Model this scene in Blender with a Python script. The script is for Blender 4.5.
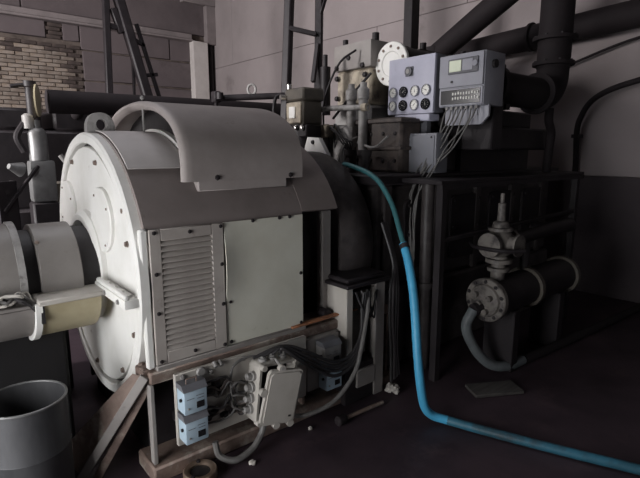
import bpy, bmesh, math, random
from mathutils import Vector, Matrix
random.seed(7)
for o in list(bpy.data.objects): bpy.data.objects.remove(o)
SC = bpy.context.scene
COL = SC.collection
R_ = math.radians

# ------------------------------------------------------------------ camera
cam = bpy.data.cameras.new('camera'); cam.sensor_width = 36.0; cam.lens = 36.0 * 490 / 640
cam.clip_start = 0.05; cam.clip_end = 100
co = bpy.data.objects.new('camera', cam); COL.objects.link(co)
co.location = (0, 0, 1.6)
co.rotation_euler = (R_(90 - 10.3), 0, R_(50.3 - 90))
SC.camera = co
# ------------------------------------------------------------------ world, daylight, exposure
w = bpy.data.worlds.new('world'); SC.world = w; w.use_nodes = True
w.node_tree.nodes['Background'].inputs[0].default_value = (0.75, 0.82, 1.0, 1)
w.node_tree.nodes['Background'].inputs[1].default_value = 0.5
def window_light(name, loc, rot, w_, h_, power, color):
    l = bpy.data.lights.new(name, 'AREA'); l.shape = 'RECTANGLE'; l.size = w_; l.size_y = h_
    l.energy = power; l.color = color
    o = bpy.data.objects.new(name, l); COL.objects.link(o)
    o.location = loc; o.rotation_euler = [R_(a) for a in rot]
window_light('window_daylight', (-4.72, 5.4, 3.0), (0, -90, 0), 2.4, 2.4, 1080, (1.0, 0.965, 0.96))
window_light('added_doorway_daylight', (-1.72, 1.35, 1.05), (0, -90, 0), 2.0, 1.8, 108, (0.98, 0.985, 1.0))
window_light('front_fill_light', (2.6, -5.12, 1.6), (90, 0, 0), 2.0, 1.2, 12, (0.97, 0.98, 1.0))  # fill lamp added to lift the generator side and the hose
window_light('skylight_daylight', (0.9, 4.4, 5.1), (0, 0, 0), 1.6, 1.6, 58, (0.96, 0.95, 1.0))
SC.view_settings.view_transform = 'Standard'; SC.view_settings.look = 'None'
SC.view_settings.gamma = 1.0; SC.view_settings.use_curve_mapping = False
SC.view_settings.exposure = 0.0

# ------------------------------------------------------------------ materials
def mat(name, c, rough=.6, metal=0., c2=None, scale=6., lo=.42, hi=.68, bump=.0, bscale=30., detail=6., c3=None, s3=2.0, t3=(.55, .7), stretch=None):
    m = bpy.data.materials.new(name); m.use_nodes = True; nt = m.node_tree; N = nt.nodes; L = nt.links
    b = N['Principled BSDF']; b.inputs['Roughness'].default_value = rough; b.inputs['Metallic'].default_value = metal
    b.inputs['Specular IOR Level'].default_value = .35
    tc = N.new('ShaderNodeTexCoord'); src = tc.outputs['Object']
    if stretch:
        mp = N.new('ShaderNodeMapping'); mp.inputs['Scale'].default_value = stretch; L.new(src, mp.inputs[0]); src = mp.outputs[0]
    n = N.new('ShaderNodeTexNoise'); n.inputs['Scale'].default_value = scale; n.inputs['Detail'].default_value = detail
    n.inputs['Roughness'].default_value = .62
    L.new(src, n.inputs['Vector'])
    r = N.new('ShaderNodeValToRGB'); r.color_ramp.elements[0].position = lo; r.color_ramp.elements[1].position = hi
    if c2 is None: c2 = tuple(x * .72 for x in c)
    r.color_ramp.elements[0].color = (*c, 1); r.color_ramp.elements[1].color = (*c2, 1)
    L.new(n.outputs['Fac'], r.inputs['Fac']); out = r.outputs['Color']
    if c3 is not None:
        n3 = N.new('ShaderNodeTexNoise'); n3.inputs['Scale'].default_value = s3; n3.inputs['Detail'].default_value = 8
        n3.inputs['Roughness'].default_value = .7
        L.new(src, n3.inputs['Vector'])
        r3 = N.new('ShaderNodeValToRGB'); r3.color_ramp.elements[0].position = t3[0]; r3.color_ramp.elements[1].position = t3[1]
        L.new(n3.outputs['Fac'], r3.inputs['Fac'])
        mx = N.new('ShaderNodeMix'); mx.data_type = 'RGBA'; L.new(r3.outputs['Color'], mx.inputs[0])
        L.new(out, mx.inputs[6]); mx.inputs[7].default_value = (*c3, 1); out = mx.outputs[2]
    L.new(out, b.inputs['Base Color'])
    if bump:
        nb = N.new('ShaderNodeTexNoise'); nb.inputs['Scale'].default_value = bscale; nb.inputs['Detail'].default_value = 5
        L.new(src, nb.inputs['Vector'])
        bp = N.new('ShaderNodeBump'); bp.inputs['Strength'].default_value = bump; bp.inputs['Distance'].default_value = .01
        L.new(nb.outputs['Fac'], bp.inputs['Height']); L.new(bp.outputs[0], b.inputs['Normal'])
    return m
M = {}
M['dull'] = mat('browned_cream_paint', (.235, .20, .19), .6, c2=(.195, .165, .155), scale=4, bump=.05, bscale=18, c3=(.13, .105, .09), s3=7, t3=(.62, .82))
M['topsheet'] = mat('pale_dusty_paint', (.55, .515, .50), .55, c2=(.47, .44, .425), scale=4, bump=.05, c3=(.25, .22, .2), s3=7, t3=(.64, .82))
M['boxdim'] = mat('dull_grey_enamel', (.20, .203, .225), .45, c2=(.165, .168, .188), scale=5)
M['soot'] = mat('soot', (.006, .005, .0055), .8, c2=(.004, .0035, .004), scale=6)  # near-black that puts the shade under the exciter into the colour
M['drum'] = mat('dulled_cream_paint', (.205, .19, .178), .5, c2=(.165, .15, .14), scale=4, bump=.05, c3=(.13, .11, .09), s3=7, t3=(.62, .8))
M['shadedhose'] = mat('shaded_grimy_hose', (.032, .13, .19), .5, c2=(.022, .055, .070), scale=5, c3=(.028, .035, .04), s3=4, t3=(.5, .7))  # hose blue darkened to carry the floor shade, mottled with grime
M['panelcream'] = mat('clean_cream_paint', (.66, .65, .565), .5, c2=(.58, .565, .48), scale=3, bump=.05, bscale=18, c3=(.3, .27, .21), s3=5, t3=(.66, .84))
M['louvre'] = mat('grey_cream_paint', (.42, .385, .355), .5, c2=(.34, .305, .28), scale=5, bump=.05, c3=(.14, .115, .1), s3=7, t3=(.62, .8))
M['dusty'] = mat('dusty_cream_paint', (.36, .32, .305), .6, c2=(.30, .265, .25), scale=4, bump=.05, bscale=18, c3=(.17, .14, .115), s3=7, t3=(.64, .82))
M['cream'] = mat('cream_paint', (.42, .395, .36), .5, c2=(.35, .325, .29), scale=4, bump=.05, bscale=18, c3=(.20, .16, .12), s3=9, t3=(.66, .82))
M['white'] = mat('off_white_paint', (.76, .75, .72), .5, c2=(.69, .68, .64), scale=5, bump=.06, bscale=20, c3=(.22, .18, .14), s3=8, t3=(.66, .8))
M['yellow'] = mat('yellowed_paint', (.40, .35, .235), .45, c2=(.32, .275, .175), scale=5, c3=(.2, .15, .1), s3=7, t3=(.62, .8))
M['taupe'] = mat('taupe_paint', (.27, .25, .235), .55, c2=(.22, .20, .19), scale=5, bump=.05, c3=(.1, .08, .07), s3=7, t3=(.64, .8))
M['rusty'] = mat('rusty_steel', (.20, .145, .12), .65, c2=(.10, .07, .06), scale=9, bump=.3, c3=(.34, .31, .27), s3=6, t3=(.5, .66))
M['rust'] = mat('rust_orange', (.33, .14, .07), .8, c2=(.16, .08, .05), scale=14, bump=.3)
M['black'] = mat('black_grime_and_shade', (.018, .016, .017), .6, c2=(.03, .026, .027), scale=9, bump=.2)  # also puts shade into the recesses and under the hood
M['dark'] = mat('dark_painted_iron', (.020, .016, .018), .55, c2=(.012, .0095, .011), scale=7, bump=.15, c3=(.036, .030, .031), s3=5, t3=(.58, .75))
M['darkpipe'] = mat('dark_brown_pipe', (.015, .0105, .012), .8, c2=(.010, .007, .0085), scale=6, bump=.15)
M['engine'] = mat('grey_engine_paint', (.062, .053, .052), .5, c2=(.035, .03, .03), scale=7, bump=.15, c3=(.02, .0165, .0175), s3=4, t3=(.48, .66))
M['brown'] = mat('brown_grey_iron', (.085, .068, .060), .55, c2=(.05, .04, .036), scale=8, bump=.2, c3=(.025, .02, .02), s3=7, t3=(.5, .66))
M['olive'] = mat('olive_iron', (.105, .092, .075), .5, c2=(.07, .062, .054), scale=9, bump=.15)
M['beige'] = mat('beige_iron', (.40, .35, .27), .55, c2=(.24, .20, .16), scale=8, bump=.15, c3=(.10, .085, .075), s3=8, t3=(.52, .68))
M['greyiron'] = mat('grey_iron', (.30, .29, .28), .5, c2=(.18, .17, .165), scale=8, bump=.12, c3=(.09, .08, .075), s3=9, t3=(.54, .7))
M['pumpiron'] = mat('greasy_iron', (.16, .145, .13), .5, c2=(.09, .08, .075), scale=9, bump=.15, c3=(.035, .03, .03), s3=9, t3=(.48, .62))
M['panelgrey'] = mat('blue_grey_enamel', (.42, .42, .50), .4, c2=(.36, .36, .435), scale=5, c3=(.22, .22, .25), s3=7, t3=(.66, .85))
M['paneldark'] = mat('dark_grey_enamel', (.12, .12, .135), .45, c2=(.09, .09, .10), scale=5)
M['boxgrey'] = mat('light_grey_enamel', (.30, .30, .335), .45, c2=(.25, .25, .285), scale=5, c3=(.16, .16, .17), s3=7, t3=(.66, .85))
M['dial'] = mat('dial_white', (.75, .74, .70), .35, c2=(.68, .67, .62), scale=3)
M['dialdark'] = mat('dial_black', (.012, .012, .014), .2, c2=(.02, .02, .022), scale=3)
M['screen'] = mat('pale_display_glass', (.62, .66, .52), .2, c2=(.55, .6, .45), scale=3)
M['chrome'] = mat('worn_bright_steel', (.62, .60, .58), .3, .9, c2=(.4, .38, .36), scale=9)
M['copper'] = mat('brassy_steel', (.60, .46, .36), .32, .85, c2=(.35, .25, .18), scale=7)
M['steel'] = mat('bare_steel', (.08, .08, .084), .5, .2, c2=(.048, .048, .051), scale=6, bump=.1, stretch=(1, 1, .3))
M['silver'] = mat('silver_paint', (.20, .20, .20), .45, .4, c2=(.12, .118, .116), scale=7)
M['bluebox'] = mat('pale_blue_enamel', (.42, .53, .61), .4, c2=(.36, .46, .54), scale=6, c3=(.25, .28, .3), s3=9, t3=(.64, .8))
M['bluecap'] = mat('grey_box_lid', (.16, .16, .175), .5, c2=(.11, .11, .12), scale=7)
M['cable'] = mat('black_cable', (.035, .033, .034), .45, c2=(.022, .02, .021), scale=10)
M['greycable'] = mat('grey_cable', (.13, .125, .12), .5, c2=(.08, .075, .072), scale=10)
M['hose'] = mat('blue_hose_rubber', (.07, .36, .58), .4, c2=(.055, .29, .48), scale=9, c3=(.04, .09, .11), s3=8, t3=(.64, .82))
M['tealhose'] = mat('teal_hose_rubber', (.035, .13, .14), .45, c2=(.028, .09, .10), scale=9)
M['greyhose'] = mat('grey_hose_rubber', (.13, .145, .15), .5, c2=(.09, .10, .105), scale=9)
M['wood'] = mat('dirty_plank', (.075, .07, .065), .8, c2=(.045, .04, .038), scale=5, stretch=(1, 8, 8))
M['rag'] = mat('white_lint', (.55, .52, .48), .9, c2=(.3, .28, .25), scale=20)
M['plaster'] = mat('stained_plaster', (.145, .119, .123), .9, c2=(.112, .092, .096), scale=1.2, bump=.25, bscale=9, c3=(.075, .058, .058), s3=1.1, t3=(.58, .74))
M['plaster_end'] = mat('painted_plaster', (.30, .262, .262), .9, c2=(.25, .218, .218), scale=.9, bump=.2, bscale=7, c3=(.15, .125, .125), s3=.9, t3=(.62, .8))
M['dado'] = mat('dark_dado_paint', (.060, .049, .053), .8, c2=(.042, .034, .038), scale=2, bump=.15)
M['beam'] = mat('concrete_beam', (.25, .215, .215), .85, c2=(.19, .165, .165), scale=3, bump=.2)
M['pilaster'] = mat('whitewash', (.60, .56, .54), .85, c2=(.5, .46, .44), scale=3, bump=.15)
M['mortar'] = mat('dark_mortar', (.15, .12, .105), .95, c2=(.08, .064, .057), scale=5, bump=.3)
M['joint'] = mat('dark_joint', (.17, .145, .145), .95, c2=(.06, .05, .05), scale=5)
BR = [mat('brick_%s' % n, c, .9, c2=tuple(x * .7 for x in c), scale=7, bump=.35, c3=c3, s3=2.2, t3=(.46, .62)) for n, c, c3 in
      (('tan', (.275, .215, .17), (.33, .28, .245)), ('brown', (.235, .178, .142), (.30, .255, .22)), ('grey', (.27, .23, .20), (.19, .15, .125)), ('sooty', (.11, .083, .074), (.06, .047, .044)))]
M['floor'] = mat('oily_floor', (.052, .035, .043), .55, c2=(.027, .018, .0235), scale=2.2, bump=.35, bscale=6, c3=(.075, .050, .055), s3=3.2, t3=(.55, .72))
M['ceiling'] = mat('sooty_ceiling', (.16, .14, .14), .95, c2=(.11, .10, .10), scale=1.5)
M['pedestal'] = mat('oily_concrete', (.06, .052, .05), .7, c2=(.035, .03, .03), scale=4, bump=.3)

# ------------------------------------------------------------------ mesh helpers
ORG = {}
class MB:
    def __init__(s, xf=None): s.v = []; s.f = []; s.xf = xf
    def add(s, vs, fs):
        k = len(s.v)
        for v in vs:
            v = Vector(v); s.v.append(s.xf @ v if s.xf else v)
        s.f += [tuple(i + k for i in f) for f in fs]; return s
    def box(s, lo, hi, b=0., seg=1, xf=None):
        lo = Vector(lo); hi = Vector(hi); bm = bmesh.new(); bmesh.ops.create_cube(bm, size=1)
        for v in bm.verts: v.co = Vector([(lo[i] + hi[i]) / 2 + v.co[i] * (hi[i] - lo[i]) for i in range(3)])
        if b > 0: bmesh.ops.bevel(bm, geom=bm.edges[:], offset=min(b, min(hi - lo) * .45), segments=seg, affect='EDGES', profile=.6)
        bm.verts.index_update()
        vs = [(xf @ v.co if xf else v.co.copy()) for v in bm.verts]
        s.add(vs, [tuple(v.index for v in f.verts) for f in bm.faces]); bm.free(); return s
    def ring(s, c, ax, r, n=20, a0=0., a1=2 * math.pi, closed=True, up=None):
        ax = Vector(ax).normalized(); u = Vector(up) if up else (Vector((0, 0, 1)) if abs(ax.z) < .9 else Vector((0, 1, 0)))
        u = (u - ax * u.dot(ax)).normalized(); w_ = ax.cross(u); m = n if closed else n + 1
        return [Vector(c) + (u * math.cos(a0 + (a1 - a0) * i / n) + w_ * math.sin(a0 + (a1 - a0) * i / n)) * r for i in range(m)]
    def lathe(s, prof, c, ax, n=24, cap0=True, cap1=True, a0=0., a1=None):
        """prof: list of (radius, distance along the axis)"""
        ax = Vector(ax).normalized(); c = Vector(c); closed = a1 is None; a1_ = 2 * math.pi if closed else a1
        vs = []; fs = []; m = n if closed else n + 1
        for r, t in prof: vs += s.ring(c + ax * t, ax, max(r, 1e-5), n, a0, a1_, closed)
        for j in range(len(prof) - 1):
            for i in range(n if closed else n):
                a = j * m + i; b = j * m + (i + 1) % m
                fs.append((a, b, b + m, a + m))
        if cap0: fs.append(tuple(reversed(range(m))))
        if cap1: fs.append(tuple((len(prof) - 1) * m + i for i in range(m)))
        return s.add(vs, fs)
    def cyl(s, p0, p1, r0, r1=None, n=16, caps=True):
        p0 = Vector(p0); p1 = Vector(p1); r1 = r0 if r1 is None else r1
        return s.lathe([(r0, 0), (r1, (p1 - p0).length)], p0, p1 - p0, n, caps, caps)
    def tube(s, pts, r, n=8, sub=6, caps=True):
        P = [Vector(p) for p in pts]; Q = []
        if sub > 1 and len(P) > 2:
            for i in range(len(P) - 1):
                p0 = P[i - 1] if i else P[0] * 2 - P[1]; p1 = P[i]; p2 = P[i + 1]; p3 = P[i + 2] if i + 2 < len(P) else P[-1] * 2 - P[-2]
                for k in range(sub):
                    t = k / sub
                    Q.append(.5 * (2 * p1 + (p2 - p0) * t + (2 * p0 - 5 * p1 + 4 * p2 - p3) * t * t + (3 * p1 - p0 - 3 * p2 + p3) * t ** 3))
            Q.append(P[-1])
        else: Q = P
        T = [(Q[min(i + 1, len(Q) - 1)] - Q[max(i - 1, 0)]).normalized() for i in range(len(Q))]
        u = Vector((0, 0, 1)) if abs(T[0].z) < .9 else Vector((1, 0, 0))
        vs = []; fs = []
        for i, q in enumerate(Q):
            u = (u - T[i] * u.dot(T[i])).normalized(); w_ = T[i].cross(u)
            rr = r(i / (len(Q) - 1)) if callable(r) else r
            vs += [q + (u * math.cos(2 * math.pi * k / n) + w_ * math.sin(2 * math.pi * k / n)) * rr for k in range(n)]
        for i in range(len(Q) - 1):
            for k in range(n):
                a = i * n + k; b = i * n + (k + 1) % n; fs.append((a, b, b + n, a + n))
        if caps: fs += [tuple(reversed(range(n))), tuple((len(Q) - 1) * n + k for k in range(n))]
        return s.add(vs, fs)
    def prism(s, poly, axis, t0, t1, xf=None):
        """closed polygon of 2-D points extruded along x, y or z"""
        def p(a, b, t): v = Vector({'x': (t, a, b), 'y': (a, t, b), 'z': (a, b, t)}[axis]); return xf @ v if xf else v
        n = len(poly); vs = [p(a, b, t0) for a, b in poly] + [p(a, b, t1) for a, b in poly]
        fs = [(i, (i + 1) % n, n + (i + 1) % n, n + i) for i in range(n)] + [tuple(reversed(range(n))), tuple(range(n, 2 * n))]
        return s.add(vs, fs)
    def strip(s, line, axis, t0, t1, th):
        """open 2-D polyline thickened by th (to its left) and extruded"""
        n = len(line); off = []
        for i in range(n):
            a = Vector(line[max(i - 1, 0)]); b = Vector(line[min(i + 1, n - 1)]); d = (b - a).normalized()
            off.append((line[i][0] - d.y * th, line[i][1] + d.x * th))
        return s.prism(list(line) + off[::-1], axis, t0, t1)
    def ball(s, c, r, n=12, m=8, sz=1.):
        prof = [(math.sin(math.pi * j / m) * r, (1 - math.cos(math.pi * j / m)) * r * sz) for j in range(m + 1)]
        return s.lathe(prof, Vector(c) - Vector((0, 0, r * sz)), (0, 0, 1), n, False, False)
    def mesh(s, name, m, org=(0, 0, 0), sharp=38):
        me = bpy.data.meshes.new(name); o = Vector(org)
        me.from_pydata([tuple(v - o) for v in s.v], [], s.f); me.update()
        bm = bmesh.new(); bm.from_mesh(me); bmesh.ops.recalc_face_normals(bm, faces=bm.faces); bm.to_mesh(me); bm.free()
        for p in me.polygons: p.use_smooth = True
        me.set_sharp_from_angle(angle=R_(sharp))
        me.materials.append(M[m] if isinstance(m, str) else m); return me
    def build(s, name, m, parent=None, label=None, sharp=38):
        if parent is not None: org = Vector(ORG[parent.name])
        else:
            xs = [v.x for v in s.v]; ys = [v.y for v in s.v]; zs = [v.z for v in s.v]
            org = Vector(((min(xs) + max(xs)) / 2, (min(ys) + max(ys)) / 2, min(zs)))
        o = bpy.data.objects.new(name, s.mesh(name, m, org, sharp)); COL.objects.link(o); ORG[o.name] = org
        if parent is not None: o.parent = parent
        else: o.location = org
        if label: o['label'] = label
        return o
def tag(o, label, cat, group=None):
    o['label'] = label; o['category'] = cat
    if group: o['group'] = group
    return o
def thing(name, label, cat, loc, group=None):
    o = bpy.data.objects.new(name, None); COL.objects.link(o); o.location = loc; o.empty_display_size = .1; ORG[o.name] = Vector(loc)
    return tag(o, label, cat, group)
def struct(o): o['kind'] = 'structure'; return o
def piece(name, me, pos, parent, rot=None, scale=1.):
    """one more object on shared mesh data, a part of parent"""
    o = bpy.data.objects.new(name, me); COL.objects.link(o); o.parent = parent; ORG[o.name] = ORG[parent.name]
    o.location = Vector(pos) - Vector(ORG[parent.name])
    if rot is not None: o.rotation_mode = 'QUATERNION'; o.rotation_quaternion = rot
    o.scale = (scale,) * 3; return o
HEX = {}
for k in ('rusty', 'dark', 'chrome', 'black', 'greyiron', 'white'):
    HEX[k] = MB().lathe([(1.25, -.2), (1.25, .12), (1.0, .14), (1.0, .75), (.82, .85)], (0, 0, 0), (0, 0, 1), 6, False, True).mesh('bolt', k)
def bolts(parent, pts, nrm, r=.009, m='rusty', name='bolt'):
    q = Vector((0, 0, 1)).rotation_difference(Vector(nrm).normalized())
    for p in pts: piece(name, HEX[m], p, parent, q, r)
def circ(c, ax, r, n, a0=0.):
    return MB().ring(c, ax, r, n, a0, a0 + 2 * math.pi)
def rrect(x0, x1, z0, z1, r, n=4):
    out = []
    for cx, cz, a in ((x1 - r, z1 - r, 0), (x0 + r, z1 - r, 90), (x0 + r, z0 + r, 180), (x1 - r, z0 + r, 270)):
        out += [(cx + r * math.cos(R_(a + 90 * i / n)), cz + r * math.sin(R_(a + 90 * i / n))) for i in range(n + 1)]
    return out

# ================================================================== THE HALL
YB, XE, XL, YF, ZC = 10.9, 5.8, -4.6, -5.0, 5.0
fl = struct(MB().box((XL, YF, -.2), (XE, YB, 0)).build('floor', 'floor'))
SK = (.1, 1.7, 3.6, 5.2)                                                  # skylight opening
struct(MB().box((XL, YF, ZC), (SK[0], YB, ZC + .2)).box((SK[1], YF, ZC), (XE, YB, ZC + .2)).box((SK[0], YF, ZC), (SK[1], SK[2], ZC + .2)).box((SK[0], SK[3], ZC), (SK[1], YB, ZC + .2)).build('ceiling', 'ceiling'))
we = struct(MB().box((XE, YF, 0), (XE + .3, YB, ZC)).build('wall_end', 'joint'))
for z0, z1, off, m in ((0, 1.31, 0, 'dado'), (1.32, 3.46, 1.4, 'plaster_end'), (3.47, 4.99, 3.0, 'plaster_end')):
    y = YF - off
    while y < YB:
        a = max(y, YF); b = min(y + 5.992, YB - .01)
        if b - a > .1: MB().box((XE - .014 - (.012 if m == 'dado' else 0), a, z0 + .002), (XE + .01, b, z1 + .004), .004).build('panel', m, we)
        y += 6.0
wb = struct(MB().box((XL, YB, 0), (XE, YB + .3, ZC)).build('wall_back', 'mortar'))
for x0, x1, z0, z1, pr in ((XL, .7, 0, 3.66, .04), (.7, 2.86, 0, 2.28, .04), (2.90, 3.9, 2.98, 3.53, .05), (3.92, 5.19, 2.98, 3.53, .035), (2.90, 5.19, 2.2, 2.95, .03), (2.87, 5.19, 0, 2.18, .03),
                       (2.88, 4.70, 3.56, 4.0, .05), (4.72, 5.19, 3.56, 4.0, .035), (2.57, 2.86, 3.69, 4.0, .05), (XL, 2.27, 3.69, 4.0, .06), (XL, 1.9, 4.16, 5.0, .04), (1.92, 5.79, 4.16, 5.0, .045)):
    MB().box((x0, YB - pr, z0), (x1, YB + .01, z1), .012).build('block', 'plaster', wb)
brick_me = {}
for i, bmat in enumerate(BR):
    brick_me[i] = MB().box((-.122, -.045, -.031), (.122, .045, .031), .006).mesh('brick', bmat)
for row in range(18):                                                # bare brickwork where the render has come off
    z = 2.325 + row * .0735
    x = .72 + .12 + (.125 if row % 2 else 0)
    while x < 2.80:
        sooty = (row >= 16 and random.random() < .75) or (x > 2.52 and random.random() < .6) or random.random() < .06
        piece('brick', brick_me[3 if sooty else random.choice((0, 0, 1, 2))], (x, YB - random.uniform(-.012, .018), z), wb); x += .253
for row in range(4):
    piece('brick', brick_me[3], (2.415 + (.03 if row % 2 else -.01), YB - .005, 3.725 + row * .0735), wb)
struct(MB().box((XL, YB - .16, 4.01), (5.2, YB - .0, 4.15), .012).box((XL, YB - .20, 3.985), (5.2, YB - .0, 4.035), .008).build('trim_1', 'beam'))
pil = MB().box((5.19, YB - .22, 0), (5.55, YB, 4.0), .01).build('trim_2', 'pilaster'); struct(pil)
struct(MB().box((5.56, YB - .18, 3.98), (5.79, YB, 4.99), .01).box((5.0, YB - .2, 4.8), (5.79, YB, 4.99), .01).build('trim_3', 'beam'))
struct(MB().cyl((5.68, YB - .09, 0.02), (5.68, YB - .09, 3.97), .05, n=10).build('trim_4', 'dark'))
# the wall with the daylight windows (behind the photographer)
def wall_x(x0, x1, y0, y1, hole):
    a, b, c, d = hole
    m = MB().box((x0, y0, 0), (x1, a, ZC)).box((x0, b, 0), (x1, y1, ZC)).box((x0, a, d), (x1, b, ZC))
    return m.box((x0, a, 0), (x1, b, c)) if c > 0 else m
def frame_x(x, hole, sill=True):
    a, b, c, d = hole
    m = MB().box((x - .03, a, c), (x + .03, a + .06, d)).box((x - .03, b - .06, c), (x + .03, b, d)).box((x - .03, a, d - .06), (x + .03, b, d))
    return m.box((x - .03, a, c), (x + .03, b, c + .06)) if sill else m
W1 = (4.2, 6.6, 1.8, 4.2); D1 = (.45, 2.25, 0, 2.1)
struct(wall_x(XL - .3, XL, YF, YB, W1).build('wall_left', 'plaster'))
wo = struct(frame_x(XL - .07, W1).build('window_1', 'beam'))
for j in range(1, 3): MB().box((XL - .095, W1[0] + .8 * j - .02, W1[2] + .06), (XL - .045, W1[0] + .8 * j + .02, W1[3] - .06)).build('mullion', 'beam', wo)
struct(wall_x(-1.8, -1.6, YF, 4.45, D1).build('wall_light_block', 'plaster'))       # unseen partition added to block the window light, with an open doorway
struct(frame_x(-1.64, D1, False).build('light_block_doorway', 'beam'))
struct(MB().box((XL, YF - .3, 0), (1.6, YF, ZC)).box((3.6, YF - .3, 0), (XE, YF, ZC)).box((1.6, YF - .3, 0), (3.6, YF, 1.0)).box((1.6, YF - .3, 2.2), (3.6, YF, ZC)).build('wall_front', 'plaster'))
struct(MB().box((1.6, YF - .08, 1.0), (3.6, YF - .02, 1.06)).box((1.6, YF - .08, 2.14), (3.6, YF - .02, 2.2)).box((1.6, YF - .08, 1.0), (1.66, YF - .02, 2.2)).box((3.54, YF - .08, 1.0), (3.6, YF - .02, 2.2)).box((2.58, YF - .08, 1.0), (2.62, YF - .02, 2.2)).build('fill_window', 'beam'))  # window frame added around the front fill lamp

# ================================================================== BEDPLATE
GY, GZ = 2.88, .96
bp = thing('bedplate', 'long rusty steel bedplate frame under the cream generator', 'frame', (1.6, 2.88, 0))
MB().box((.76, 2.17, .50), (2.42, 2.40, .56), .008).build('near_rail', 'rusty', bp)
MB().box((.80, 3.36, .50), (2.42, 3.60, .56), .008).build('far_rail', 'dark', bp)
MB().box((.74, 2.14, 0), (2.42, 2.36, .085), .01).build('bottom_flange', 'rusty', bp)
MB().box((.90, 3.40, 0), (2.42, 3.70, .085), .01).build('bottom_flange', 'dark', bp)
MB().box((.80, 2.33, .085), (2.42, 2.36, .50)).build('web', 'dark', bp)
MB().box((.80, 3.40, .085), (2.42, 3.43, .50)).build('web', 'dark', bp)
MB().box((.82, 2.40, .0), (.85, 3.36, .48)).build('floor_shade_plate', 'soot', bp)  # plate added to give the dark of the shaded floor behind the shield
for x in (.755, 1.66, 2.39): MB().box((x, 2.17, .085), (x + .022, 2.215 if x < 1 else 2.33, .50), .004).build('upright', 'taupe' if x < 1 else 'rusty', bp)
for x in (1.3, 2.2): MB().box((x, 2.36, .02), (x + .12, 3.40, .14), .01).build('cross_member', 'dark', bp)
# sloping front apron and its angle bar
def bar(p0, p1, w_, h_, up=(0, 0, 1)):
    p0 = Vector(p0); p1 = Vector(p1); d = p1 - p0; z = d.normalized(); x = z.cross(Vector(up)).normalized(); y = z.cross(x)
    m = Matrix((x, y, z)).transposed().to_4x4(); m.translation = p0
    return MB().box((-w_ / 2, -h_ / 2, 0), (w_ / 2, h_ / 2, d.length), min(w_, h_) * .15, xf=m)
bar((.745, 2.195, .545), (.46, 2.40, .0), .024, .045).build('angle_bar', 'taupe', bp)
bar((.775, 2.215, .50), (.545, 2.385, .0), .02, .04).build('angle_bar', 'rusty', bp)
ap = MB(); n = 8; vs = []; fs = []
for i in range(n + 1):
    t = i / n
    a = Vector((.735, 2.225, .54)).lerp(Vector((.47, 2.425, .03)), t)
    c = a + Vector((-.02 - .05 * math.sin(math.pi * t), .05 + .24 * t - .05 * math.sin(math.pi * t), -.02 * t))
    vs += [a, c, a + Vector((.02, .01, -.02)), c + Vector((.02, .01, -.02))]
for i in range(n):
    k = 4 * i; fs += [(k, k + 1, k + 5, k + 4), (k + 2, k + 6, k + 7, k + 3), (k + 1, k + 3, k + 7, k + 5), (k, k + 4, k + 6, k + 2)]
fs += [(0, 2, 3, 1), (4 * n, 4 * n + 1, 4 * n + 3, 4 * n + 2)]
ap.add(vs, fs).build('apron', 'rusty', bp)
bolts(bp, [(.90, 2.20, .56), (1.20, 2.20, .56), (1.55, 2.20, .56)], (0, 0, 1), .014, 'greyiron')
bar((1.60, 2.19, .585), (2.10, 2.17, .600), .035, .012).build('rusty_strip', 'rust', bp)

# ================================================================== GENERATOR
gen = thing('generator', 'large cream painted generator with round end shield and louvred side', 'generator', (1.35, GY, .56))
RG = .735
a0 = 23.7
def arc(r, d0, d1, n=28): return [(GY - r * math.cos(R_(d0 + (d1 - d0) * i / n)), GZ + r * math.sin(R_(d0 + (d1 - d0) * i / n))) for i in range(n + 1)]
poly = [(2.205, .56)] + arc(RG - .002, a0, 180 - a0) + [(3.555, .56)]
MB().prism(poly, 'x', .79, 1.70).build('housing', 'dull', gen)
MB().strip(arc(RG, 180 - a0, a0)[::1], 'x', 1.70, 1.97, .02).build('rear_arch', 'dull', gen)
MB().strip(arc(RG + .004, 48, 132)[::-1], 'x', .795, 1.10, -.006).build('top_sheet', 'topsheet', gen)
# front ring and end shield
def disc(prof, c, n=64): return MB().lathe(prof, c, (-1, 0, 0), n)
MB().lathe([(RG, 0), (RG, .04), (RG - .012, .052), (.684, .052), (.678, .045), (.678, 0)], (.790, 2.915, GZ), (-1, 0, 0), 72, False, False).build('end_ring', 'white', gen)
MB().lathe([(.70, 0), (.70, .006)], (.7895, 2.915, GZ), (-1, 0, 0), 64).build('groove_ring', 'black', gen)
sh = disc([(.660, 0), (.660, .016), (.654, .026), (.34, .034), (.30, .034), (.001, .034)], (.775, 2.915, GZ), 72).build('end_shield', 'white', gen)
for cy in (3.33, 2.645):
    cv = MB().lathe([(.168, 0), (.168, .018), (.162, .024), (.001, .025)], (.748, cy, 1.245), (-1, 0, 0), 40).build('inspection_cover', 'white', gen)
    bolts(cv, circ((.724, cy, 1.245), (-1, 0, 0), .140, 4, .5), (-1, 0, 0), .006, 'rusty')
bolts(sh, [(.745, y, z) for y, z in ((3.19, 1.53), (2.72, 1.535), (2.335, 1.32), (2.315, 1.165), (3.45, 1.22), (2.30, .72), (2.52, .46), (3.0, .35), (3.35, .52))], (-1, 0, 0), .013, 'rusty')
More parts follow.
